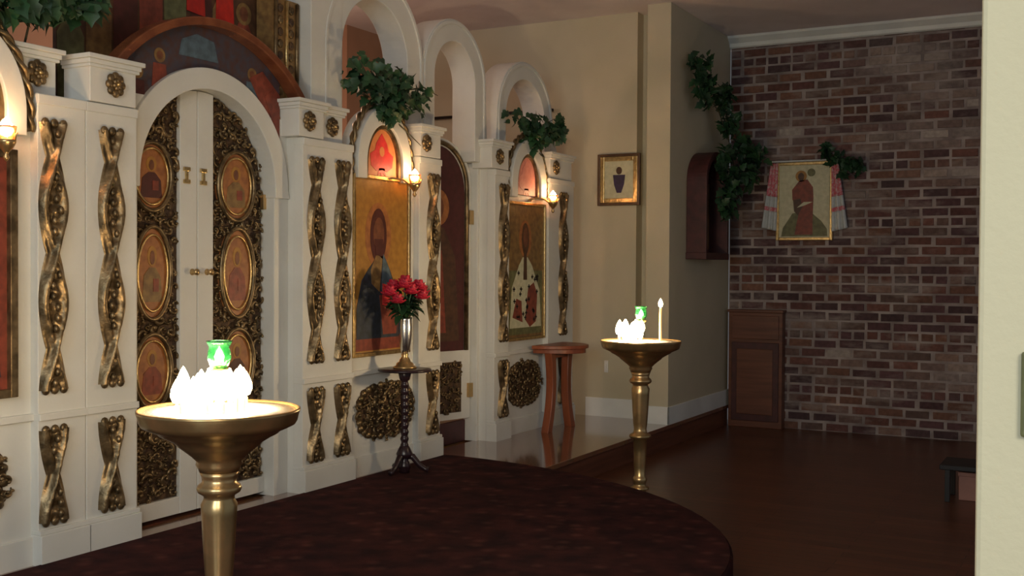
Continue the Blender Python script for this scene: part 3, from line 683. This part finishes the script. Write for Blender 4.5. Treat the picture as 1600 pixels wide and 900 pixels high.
# ------------------------------------------------------------------ candle stands
def candle_stand(label, x, y):
    z0 = FL; zt = .835-FL
    t = thing('candle_stand', label, 'candle stand', (x, y, z0), 'brass candle stands')
    H = zt
    base = [(.0, 0), (.125, 0), (.128, .012), (.12, .022), (.085, .03), (.065, .05), (.05, .075), (.032, .10)]
    MB().lathe(base, (x, y, z0), 'brass', 40).build('foot', t)
    col = [(.032, .10), (.040, .115), (.046, .135), (.040, .155), (.030, .165), (.052, .172), (.054, .18), (.036, .19), (.034, .20), (.036, .21), (.042, .225), (.036, .24), (.030, .25),
           (.034, .30), (.036, .38), (.040, H-.56), (.050, H-.555), (.060, H-.548), (.064, H-.54), (.060, H-.532), (.040, H-.52), (.036, H-.50), (.040, H-.47), (.046, H-.38), (.050, H-.30), (.052, H-.27),
           (.044, H-.255), (.044, H-.245), (.060, H-.235), (.064, H-.225), (.060, H-.215), (.048, H-.205), (.050, H-.19), (.056, H-.175)]
    MB().lathe(col, (x, y, z0), 'brass', 40).build('column', t)
    bowl = [(.056, H-.175), (.060, H-.165), (.066, H-.155), (.064, H-.145), (.078, H-.13), (.10, H-.112), (.118, H-.098), (.122, H-.092), (.150, H-.075), (.168, H-.066), (.176, H-.058), (.200, H-.048), (.216, H-.040), (.222, H-.03),
            (.226, H-.012), (.230, H-.002), (.230, H+.004), (.225, H+.006), (.220, H+.002), (.216, H-.012), (.0, H-.014)]
    bw_ = MB().lathe(bowl, (x, y, z0), 'brass', 64); tr = bw_.build('tray', t)
    MB().lathe([(.0, H-.016), (.219, H-.013), (.2195, H-.000), (.1, H+.001), (0, H+.002)], (x, y, z0), 'sand', 48).build('sand', tr)
    return t, z0+H
def candle(x, y, z, h, label, group, first=None, fl=1.0, r=.006):
    t = thing('candle', label, 'candle', (x, y, z), group)
    wx = MB().lathe([(r, 0), (r, h*.5), (r*.95, h-.002), (r*.6, h)], (x, y, z), 'wax', 10).build('wax', t)
    MB().tube([(x, y, z+h-.002), (x+.001, y, z+h+.007)], .0012, 'wick', 5).build('wick', wx)
    MB().lathe([(.001, h+.002), (.009*fl, h+.008), (.0135*fl, h+.018*fl), (.0125*fl, h+.030*fl), (.0075*fl, h+.042*fl), (.003*fl, h+.050*fl), (.0, h+.054*fl)], (x, y, z), 'flame', 12).build('flame', t)
    return t
def tray_lamp(x, y, z, label):
    t = thing('green_glass_lamp', label, 'oil lamp', (x, y, z), 'green glass lamps on the candle stands')
    MB().lathe([(.03, 0), (.032, .004), (.012, .012), (.009, .03), (.014, .04), (.009, .05), (.009, .105), (.016, .112), (.030, .12), (.034, .128), (.03, .130), (0, .128)], (x, y, z), 'brass', 20).build('stem', t)
    MB().lathe([(.018, .128), (.026, .138), (.034, .16), (.032, .178), (.028, .188), (.034, .203), (.038, .208), (.036, .208), (.026, .188), (.030, .176), (.031, .16), (.022, .140), (.0, .134)], (x, y, z), 'green_glass', 24).build('glass_cup', t)
    MB().lathe([(.002, .142), (.011, .150), (.015, .162), (.009, .176), (.0, .190)], (x, y, z), 'flame', 12).build('flame', t)
    l = light('green_lamp_light', 'POINT', (0, 0, .168), .35, (1, .8, .5), .01); l.parent = t
def cluster(cx, cy, zt, n, label, group, rnd, ctr, rad, src=None):
    pts = []; out = None
    while len(pts) < n:
        a = rnd.uniform(0, 2*PI); r = rad*math.sqrt(rnd.random()); px, py = ctr[0]+r*math.cos(a), ctr[1]+r*math.sin(a)
        if any(math.hypot(px-a_, py-b_) < .024 for a_, b_ in pts) or math.hypot(px-cx, py-cy) < .042: continue
        pts.append((px, py))
    protos = [candle(pts[i][0], pts[i][1], zt-.008, (.025, .042, .058)[i], label, group, fl=1.4) for i in range(3)]
    for i, (px, py) in enumerate(pts[3:]): copy_tree(protos[i % 3], (px, py, zt-.008))
rnd = random.Random(12)
S1 = (1.67, 2.41); S2 = (1.565, 5.92)
t1, zt = candle_stand('large brass candle stand nearest the camera, before the double doors', *S1)
t2, zt = candle_stand('brass candle stand farther back, beside the small wooden table', *S2)
tray_lamp(S1[0], S1[1], zt-.008, 'green glass oil lamp in the middle of the near candle tray')
tray_lamp(S2[0], S2[1], zt-.008, 'green glass oil lamp in the middle of the far candle tray')
cluster(S1[0], S1[1], zt, 26, 'short lit candle in the blazing cluster on the near brass stand', 'candles on the near stand', rnd, (S1[0]-.02, S1[1]-.01), .105)
cluster(S2[0], S2[1], zt, 17, 'short lit candle in the blazing cluster on the far brass stand', 'candles on the far stand', rnd, (S2[0]-.04, S2[1]-.035), .085)
candle(S2[0]+.10, S2[1]+.045, zt-.008, .20, 'single tall thin candle at the right of the far candle tray', None, fl=1.0, r=.007)
light('candle_light', 'POINT', (S1[0]-.02, S1[1]-.01, zt+.12), 24, (1, .72, .48), .08)
light('candle_light', 'POINT', (S2[0]-.04, S2[1]-.03, zt+.11), 15, (1, .70, .45), .07)

# ------------------------------------------------------------------ flower stand, vase, roses
px, py = .19, 5.565
t = thing('pedestal_stand', 'dark turned pedestal stand with a thin round top before the screen', 'plant stand', (px, py, .014))
MB().lathe([(.0, 0), (.155, 0), (.162, .006), (.158, .014), (.13, .018), (0, .018)], (px, py, .625), 'darkwood', 36).build('top', t)
mb = MB(); prof = [(.03, 0)]
for i in range(61):
    u = i/60; prof.append((.019+.007*math.sin(u*PI*13)**2+(.012 if u < .1 else 0), .02+u*.53))
mb.lathe(prof+[(.03, .56), (.04, .60), (.03, .612)], (px, py, .014), 'darkwood', 20)
mb.lathe([(.0, .10), (.045, .105), (.05, .13), (.03, .17), (.02, .18)], (px, py, 0), 'darkwood', 20); mb.build('column', t)
for k in range(3):
    a = 2*PI*k/3+.5
    MB().tube([(px+r_*math.cos(a), py+r_*math.sin(a), z_) for r_, z_ in ((.0, .12), (.05, .11), (.09, .06), (.125, .035), (.145, .032))], [.022, .020, .016, .015, .017], 'darkwood', 8).build('leg', t)
t = thing('vase', 'slender shiny metal vase holding red roses on the dark pedestal', 'vase', (px, py, .644))
MB().lathe([(.0, 0), (.07, 0), (.072, .008), (.055, .016), (.05, .03), (.035, .04), (.03, .055), (.018, .07), (.022, .08), (.018, .09)], (px, py, .644), 'brass', 28).build('foot', t)
M['silver'] = mat('bright_silver', (0.90, 0.88, 0.84), 0.22, 1.0)
MB().lathe([(.018, .09), (.026, .11), (.036, .15), (.042, .20), (.043, .25), (.040, .29), (.043, .305), (.040, .305), (.036, .28), (.0, .27)], (px, py, .644), 'silver', 28).build('body', t)
rnd = random.Random(21)
vz = .644+.30
mb = MB()
for k in range(110):
    a = rnd.uniform(0, 2*PI); el = rnd.uniform(-.5, 1.0); L_ = rnd.uniform(.06, .11)
    r0 = rnd.uniform(.0, .05); p0 = (px+r0*math.cos(a), py+r0*math.sin(a), vz+rnd.uniform(.02, .13))
    d = (math.cos(a)*math.cos(el), math.sin(a)*math.cos(el), math.sin(el)); mb.leaf(p0, d, (0, 0, 1) if abs(el) < .9 else (1, 0, 0), L_, L_*.55, 'leaf', False)
for k in range(8):
    a = 2*PI*k/8; mb.tube([(px, py, vz-.05), (px+.03*math.cos(a), py+.03*math.sin(a), vz+.05), (px+.06*math.cos(a), py+.06*math.sin(a), vz+.13)], .003, 'leaf', 5)
tag(mb.build('rose_foliage'), 'dark green leaves around the rose stems in the metal vase', 'foliage')
def rose(x, y, z, r):
    t = thing('rose', 'deep red rose bloom in the metal vase on the dark pedestal', 'rose', (x, y, z), 'red roses in the vase')
    mb = MB(); rd = random.Random(3)
    mb.ell((x, y, z), (r*.55, r*.55, r*.6), 'rose', 10, 6)
    for ring_, (nn, rr, tilt) in enumerate(((4, .35, .25), (6, .55, .6), (8, .78, 1.0))):
        for k in range(nn):
            a = 2*PI*k/nn+ring_*.5; c = (x+r*rr*math.cos(a), y+r*rr*math.sin(a), z+r*(.25-.28*ring_))
            R = Matrix.Rotation(a, 3, 'Z') @ Matrix.Rotation(tilt, 3, 'Y'); mb.ell(c, (r*.10, r*.42, r*.45), 'rose', 10, 6, R)
    mb.build('bloom', t)
    MB().tube([(x, y, z-r*.4), (x+(px-x)*.5, y+(py-y)*.5, z-.10), (px, py, vz-.03)], .0035, 'leaf', 6).build('stem', t)
    return t
for dx, dy, dz, r in ((0, 0, .225, .052), (.05, .07, .20, .050), (-.03, -.08, .20, .050), (.07, -.04, .175, .050), (-.05, .08, .215, .050), (.09, .05, .14, .045), (.0, -.16, .165, .050), (.02, .15, .17, .048), (.05, -.15, .12, .045), (.06, -.10, .21, .046)):
    rose(px+dx, py+dy, vz+dz, r)

# ------------------------------------------------------------------ small reddish table
t = thing('small_table', 'small reddish wooden table with two curved legs at the screen end', 'table', (.22, 7.74, 0))
cx_, cy_ = .06, 7.74
half = [(cx_+.33*math.sin(PI*i/30), cy_-.27*math.cos(PI*i/30)) for i in range(31)]
MB().prism(half, .635, .662, 'redwood', 'z').build('top', t, .005)
MB().prism([(a-.015, cy_+(b-cy_)*.8) for a, b in half], .60, .636, 'redwood', 'z').build('apron', t, .003)
for s in (-1, 1):
    o_ = []; i2 = []
    for i in range(13):
        u = i/12; z = .61*(1-u); off = .155-.035*math.sin(u*PI)+.05*u*u; wd_ = .038-.008*math.sin(PI*u)
        o_.append((cy_+s*(off+wd_), z)); i2.append((cy_+s*(off-wd_), z))
    MB().band(i2, o_, .13, .19, 'redwood').build('leg', t, .004)
MB().box(.145, .175, cy_-.125, cy_+.125, .56, .60, 'redwood').build('stretcher', t, .003)

# ------------------------------------------------------------------ icon and outlet on the beige wall
t = thing('framed_icon', 'small framed icon with a dark vase-like figure hanging on the beige wall', 'icon', (.30, YW, 1.78))
def wy(mb_, x0, x1, z0, z1, d0, d1, m): mb_.box(x0, x1, YW-d1, YW-d0, z0, z1, m)
mb = MB(); A = (.115, .475, 1.785, 2.20)
def frame_y(t, x0, x1, z0, z1, yb, d, wd, m, name='frame'):
    mb = MB(); mb.box(x0, x0+wd, yb-d, yb, z0, z1, m); mb.box(x1-wd, x1, yb-d, yb, z0, z1, m); mb.box(x0+wd, x1-wd, yb-d, yb, z0, z0+wd, m); mb.box(x0+wd, x1-wd, yb-d, yb, z1-wd, z1, m)
    return mb.build(name, t, .004)
frame_y(t, .105, .485, 1.775, 2.205, YW, .035, .024, 'framewood'); frame_y(t, .127, .463, 1.797, 2.183, YW, .030, .038, 'goldb', 'inner_frame')
mb = MB(); mb.box(.16, .43, YW-.016, YW-.001, 1.83, 2.15, 'pcream')
y0 = YW-.016; cx0 = .295
mb.prism([(cx0-.055, 2.03), (cx0+.055, 2.03), (cx0+.045, 1.95), (cx0+.02, 1.88), (cx0-.02, 1.88), (cx0-.045, 1.95)], y0-.002, y0, 'pviolet', 'y')
mb.prism(disc(cx0, 2.065, .026, .032), y0-.003, y0, 'pbrown', 'y'); mb.build('painting', t)
t = thing('wall_outlet', 'narrow white plate low on the beige wall, left of the far candle stand', 'outlet', (.19, YW, .38))
MB().box(.170, .205, YW-.012, YW, .375, .475, 'plastic').build('plate', t, .003); MB().box(.182, .193, YW-.018, YW-.012, .41, .44, 'plastic').build('toggle', t, .001)

# ------------------------------------------------------------------ greenery
def spray(label, pts, n, L_, seed, spread, stems, cat='greenery', clamp=None):
    rnd = random.Random(seed); c = Vector(pts[0][0])
    t = thing('greenery_spray', label, cat, pts[0][0])
    mb = MB()
    for path in stems: mb.tube(path, [.005]*(len(path)-1)+[.002], 'stem', 6)
    mb.build('stem', t)
    mb = MB()
    for k in range(n):
        p, r = pts[rnd.randrange(len(pts))]
        a = rnd.uniform(0, 2*PI); b_ = rnd.uniform(-1, 1); rr = rnd.random()**.5
        q = Vector((math.cos(a)*math.sqrt(1-b_*b_)*r[0], math.sin(a)*math.sqrt(1-b_*b_)*r[1], b_*r[2]))*rr
        d = Vector((rnd.uniform(-.6, .8), rnd.uniform(-1, 1), rnd.uniform(-1, .6)))+q*3
        nr = Vector((rnd.uniform(.1, 1), rnd.uniform(-.8, .4), rnd.uniform(-.2, .9)))
        l_ = L_*rnd.uniform(.7, 1.25); mb.leaf(Vector(p)+q, d, nr, l_, l_*.85)
    if clamp: mb.v = [(max(p[0], 1.0 if 8.76 < p[1] < 9.42 and 1.3 < p[2] < 2.26 else clamp), min(p[1], 9.93), p[2]) for p in mb.v]
    mb.build('leaves', t)
    return t
spray('bushy spray of dark green leaves over the robed figure icon, under the tallest arch',
      [((.05, 5.54, 2.34), (.13, .27, .13)), ((.06, 5.36, 2.36), (.12, .20, .13)), ((.08, 5.70, 2.30), (.12, .22, .12)), ((.05, 5.55, 2.22), (.10, .12, .09))], 300, .075, 1, .1,
      [[(.0, 5.55, 2.12), (.05, 5.55, 2.3), (.1, 5.9, 2.38), (.14, 6.0, 2.34)], [(.0, 5.55, 2.12), (.05, 5.45, 2.3), (.1, 5.2, 2.46)], [(.0, 5.6, 2.2), (.06, 5.75, 2.1), (.06, 5.93, 2.02)]])
spray('drooping spray of green leaves over the bishop icon, under the lowest arch',
      [((.05, 7.36, 2.35), (.10, .24, .09)), ((.08, 7.58, 2.30), (.10, .18, .10)), ((.08, 7.46, 2.22), (.09, .12, .08)), ((.10, 7.80, 2.33), (.06, .08, .10))], 210, .075, 2, .1,
      [[(.0, 7.46, 2.15), (.05, 7.5, 2.3), (.1, 7.8, 2.42)], [(.0, 7.5, 2.2), (.06, 7.66, 2.1), (.05, 7.76, 1.95)]])
spray('mass of green leaves on top of the screen at the upper left corner',
      [((.0, 2.95, 2.33), (.12, .24, .09)), ((.0, 3.16, 2.37), (.10, .18, .10)), ((.0, 3.32, 2.40), (.08, .12, .08))], 300, .085, 3, .1,
      [[(-.05, 3.1, 2.16), (0, 3.1, 2.3), (0, 3.3, 2.4)], [(-.05, 3.05, 2.16), (0, 2.9, 2.3)]])
spray('tall trailing garland of dark green leaves on the side wall around the dark icon case',
      [((.92, 8.82, 2.90), (.06, .14, .16)), ((.93, 8.88, 2.72), (.06, .16, .13)), ((.95, 9.35, 2.74), (.06, .12, .12)), ((.97, 9.40, 2.50), (.07, .14, .10)), ((1.06, 9.50, 2.30), (.10, .20, .13)),
       ((1.10, 9.45, 2.08), (.10, .2, .14)), ((1.02, 9.15, 2.16), (.05, .24, .13)), ((1.04, 9.25, 1.94), (.06, .24, .16)), ((1.03, 9.15, 1.78), (.05, .14, .12)), ((1.16, 9.60, 2.24), (.08, .1, .08))], 620, .085, 4, .1,
      [[(.85, 8.8, 3.05), (.88, 8.9, 2.8), (.92, 9.3, 2.6), (1.0, 9.4, 2.3), (1.05, 9.4, 2.0), (1.04, 9.2, 1.7)], [(.9, 9.0, 2.75), (.92, 9.35, 2.78)], [(1.0, 9.35, 2.3), (1.1, 9.6, 2.25)]], clamp=.83)
spray('small spray of dark leaves beside the icon on the brick wall',
      [((1.78, 9.86, 2.22), (.10, .05, .08)), ((1.90, 9.84, 2.14), (.09, .05, .10)), ((1.70, 9.87, 2.30), (.05, .04, .07)), ((1.96, 9.85, 2.16), (.07, .04, .05))], 95, .075, 5, .1,
      [[(1.62, 9.93, 2.3), (1.75, 9.88, 2.26), (1.95, 9.86, 2.16)]])

# ------------------------------------------------------------------ icon case on the side wall
t = thing('icon_case', 'dark red round-topped icon case on the side wall among the leaves', 'icon case', (.82, 9.09, 1.34))
def arched(y0, y1, z0, z1, hh): return [(y1, z0)]+arc((y0+y1)/2, z1-hh, (y1-y0)/2, 0, PI, 24, hh)+[(y0, z0)]
i_ = arched(8.83, 9.35, 1.38, 2.18, .22); o_ = arched(8.79, 9.39, 1.34, 2.235, .26)
MB().band(i_, o_, .812, .985, 'casewood').build('case_side', t, .004)
MB().box(.812, .99, 8.78, 9.40, 1.33, 1.385, 'casewood').build('sill', t, .004)
MB().prism(arched(8.82, 9.36, 1.37, 2.19, .23), .812, .83, 'casewood').build('back_panel', t)
mb = MB(); mb.box(.83, .845, 8.90, 9.28, 1.42, 1.98, 'pochre'); mb.prism(disc(9.09, 1.80, .08, .09), .845, .846, 'pgold'); mb.prism(disc(9.09, 1.80, .045, .06), .846, .848, 'pskin')
mb.prism([(8.97, 1.44), (9.0, 1.65), (9.06, 1.73), (9.12, 1.73), (9.18, 1.65), (9.21, 1.44)], .846, .847, 'pmaroon'); mb.build('painting', t)

# ------------------------------------------------------------------ icon with embroidered towel on the brick wall
t = thing('framed_icon', 'icon of a red-robed seated figure in a gilt frame hanging on the brick wall', 'icon', (1.5, YB, 1.5))
yb = YB-.006; A0, A1, B0, B1 = 1.255, 1.755, 1.51, 2.205
frame_y(t, A0, A1, B0, B1, yb, .045, .026, 'goldb')
mb = MB(); mb.box(A0+.02, A1-.02, yb-.03, yb, B0+.02, B1-.01, 'pcream'); f = yb-.03
ctr = 1.49
def py_(pts, a, b, m): mb.prism(pts, f-b, f-a, m, 'y')
py_([(A0+.045, B0+.035), (A0+.06, B0+.11), (ctr-.09, B0+.24), (ctr+.05, B0+.27), (A1-.10, B0+.17), (A1-.05, B0+.10), (A1-.045, B0+.035)], 0, .001, 'pgreen')
py_([(ctr-.07, B0+.05), (ctr-.05, B0+.16), (ctr-.02, B0+.30), (ctr-.09, B0+.36), (ctr-.095, B0+.45), (ctr-.03, B0+.53), (ctr+.04, B0+.54), (ctr+.09, B0+.47), (ctr+.095, B0+.38), (ctr+.09, B0+.2), (ctr+.09, B0+.05)], .001, .003, 'prust')
py_([(ctr-.085, B0+.36), (ctr-.075, B0+.26), (ctr-.04, B0+.22), (ctr-.0, B0+.3), (ctr-.02, B0+.37)], .003, .004, 'pbrown')
py_([(ctr-.05, B0+.29), (ctr+.01, B0+.34), (ctr+.09, B0+.34), (ctr+.02, B0+.31)], .004, .005, 'pcream')
py_(disc(ctr-.015, B0+.57, .05), .002, .003, 'pgold'); py_(disc(ctr-.015, B0+.565, .027, .035), .003, .005, 'pbrown')
py_(disc(ctr+.075, B0+.60, .035), .002, .004, 'pgreen')
mb.build('painting', t)
def cloth_strip(x0, x1, xb0, xb1, zt_, zb_, sk):
    out = MB()
    for (za, zc, m) in ((0.0, .50, 'cloth_p'), (.50, .66, 'cloth_w'), (.66, .72, 'cloth_p'), (.72, 1.0, 'cloth_w')):
        nx, nz = 24, 10; vs = []; fs = []
        for j in range(nz+1):
            v = za+(zc-za)*j/nz; l = x0+(xb0-x0)*v; r = x1+(xb1-x1)*v
            for i in range(nx+1):
                u = i/nx; vs.append((l+(r-l)*u, YB-.045-.018*math.sin(u*PI*5+.6)*(.3+.7*v)-.01, zt_-(zt_-zb_)*v+.03*sk*(u-.5)*v))
        for j in range(nz):
            for i in range(nx): a = j*(nx+1)+i; fs.append((a, a+1, a+nx+2, a+nx+1))
        out.add(vs, fs, m, True)
    return out
t = thing('embroidered_towel', 'white and pink embroidered towel draped over the icon on the brick wall', 'towel', (1.5, YB, 2.2))
o = cloth_strip(1.21, 1.27, 1.13, 1.26, 2.20, 1.61, -1).build('hanging_end', t); o.modifiers.new('s', 'SOLIDIFY').thickness = .004
o = cloth_strip(1.745, 1.80, 1.755, 1.885, 2.19, 1.60, 1).build('hanging_end', t); o.modifiers.new('s', 'SOLIDIFY').thickness = .004
mb = MB(); mb.box(1.21, 1.80, YB-.062, YB-.004, 2.207, 2.222, 'cloth_w'); mb.build('top_fold', t, .005)

# ------------------------------------------------------------------ low wooden cabinet by the brick wall, bench, wall switch
t = thing('wooden_cabinet', 'low reddish-brown wooden cabinet in the dark corner against the brick wall', 'cabinet', (1.09, 9.9, FL))
MB().box(.85, 1.34, 9.86, YB-.01, FL, .86, 'riser').build('body', t, .004)
MB().box(.84, 1.35, 9.84, YB-.01, .86, .885, 'riser').build('top', t, .004)
mb = MB(); mb.box(.88, 1.31, 9.845, 9.86, .62, .83, 'riser'); mb.build('drawer', t, .004)
mb = MB(); mb.box(.88, 1.31, 9.845, 9.86, -.12, .59, 'casewood'); mb.box(.93, 1.26, 9.838, 9.846, -.06, .53, 'riser'); mb.build('door', t, .004)
t = thing('low_bench', 'low dark bench partly hidden behind the cream wall at the right', 'bench', (3.4, 7.5, FL))
MB().box(3.0, 3.75, 7.28, 7.62, .02, .05, 'iron').build('seat', t, .004)
for x in (3.03, 3.69):
    for y in (7.31, 7.57): MB().box(x, x+.03, y-.015, y+.015, FL, .02, 'iron').build('leg', t, .002)
t = thing('storage_box', 'small pinkish box under the low dark bench', 'box', (3.25, 7.5, FL))
M['pinkbox'] = mat('pinkish_board', (0.45, 0.22, 0.17), 0.7, scale=12)
MB().box(3.10, 3.45, 7.40, 7.55, FL, -.03, 'pinkbox').build('body', t, .004); MB().box(3.095, 3.455, 7.395, 7.555, -.03, -.005, 'pinkbox').build('lid', t, .003)
t = thing('wall_switch', 'small dark plate cut off by the right edge on the cream wall', 'switch', (3.9, 1.29, 1.1))
MB().box(3.846, 3.95, 1.278, 1.29, 1.075, 1.165, 'pgreen').build('plate', t, .003); MB().box(3.852, 3.90, 1.268, 1.278, 1.085, 1.13, 'pmaroon').build('toggle', t, .003)
# curtain rod visible through the open arches
t = thing('curtain_rod', 'dark horizontal rod on the sanctuary wall seen through the open arches', 'rod', (-1, YW-.06, 2.58))
MB().tube([(-1.95, YW-.06, 2.60), (-.3, YW-.06, 2.60)], .014, 'iron', 10).build('rod', t)
for x in (-1.8, -.45): MB().tube([(x, YW, 2.60), (x, YW-.075, 2.60)], .009, 'iron', 8).build('bracket', t)

for o in bpy.data.objects:
    if '_w' in o: del o['_w']
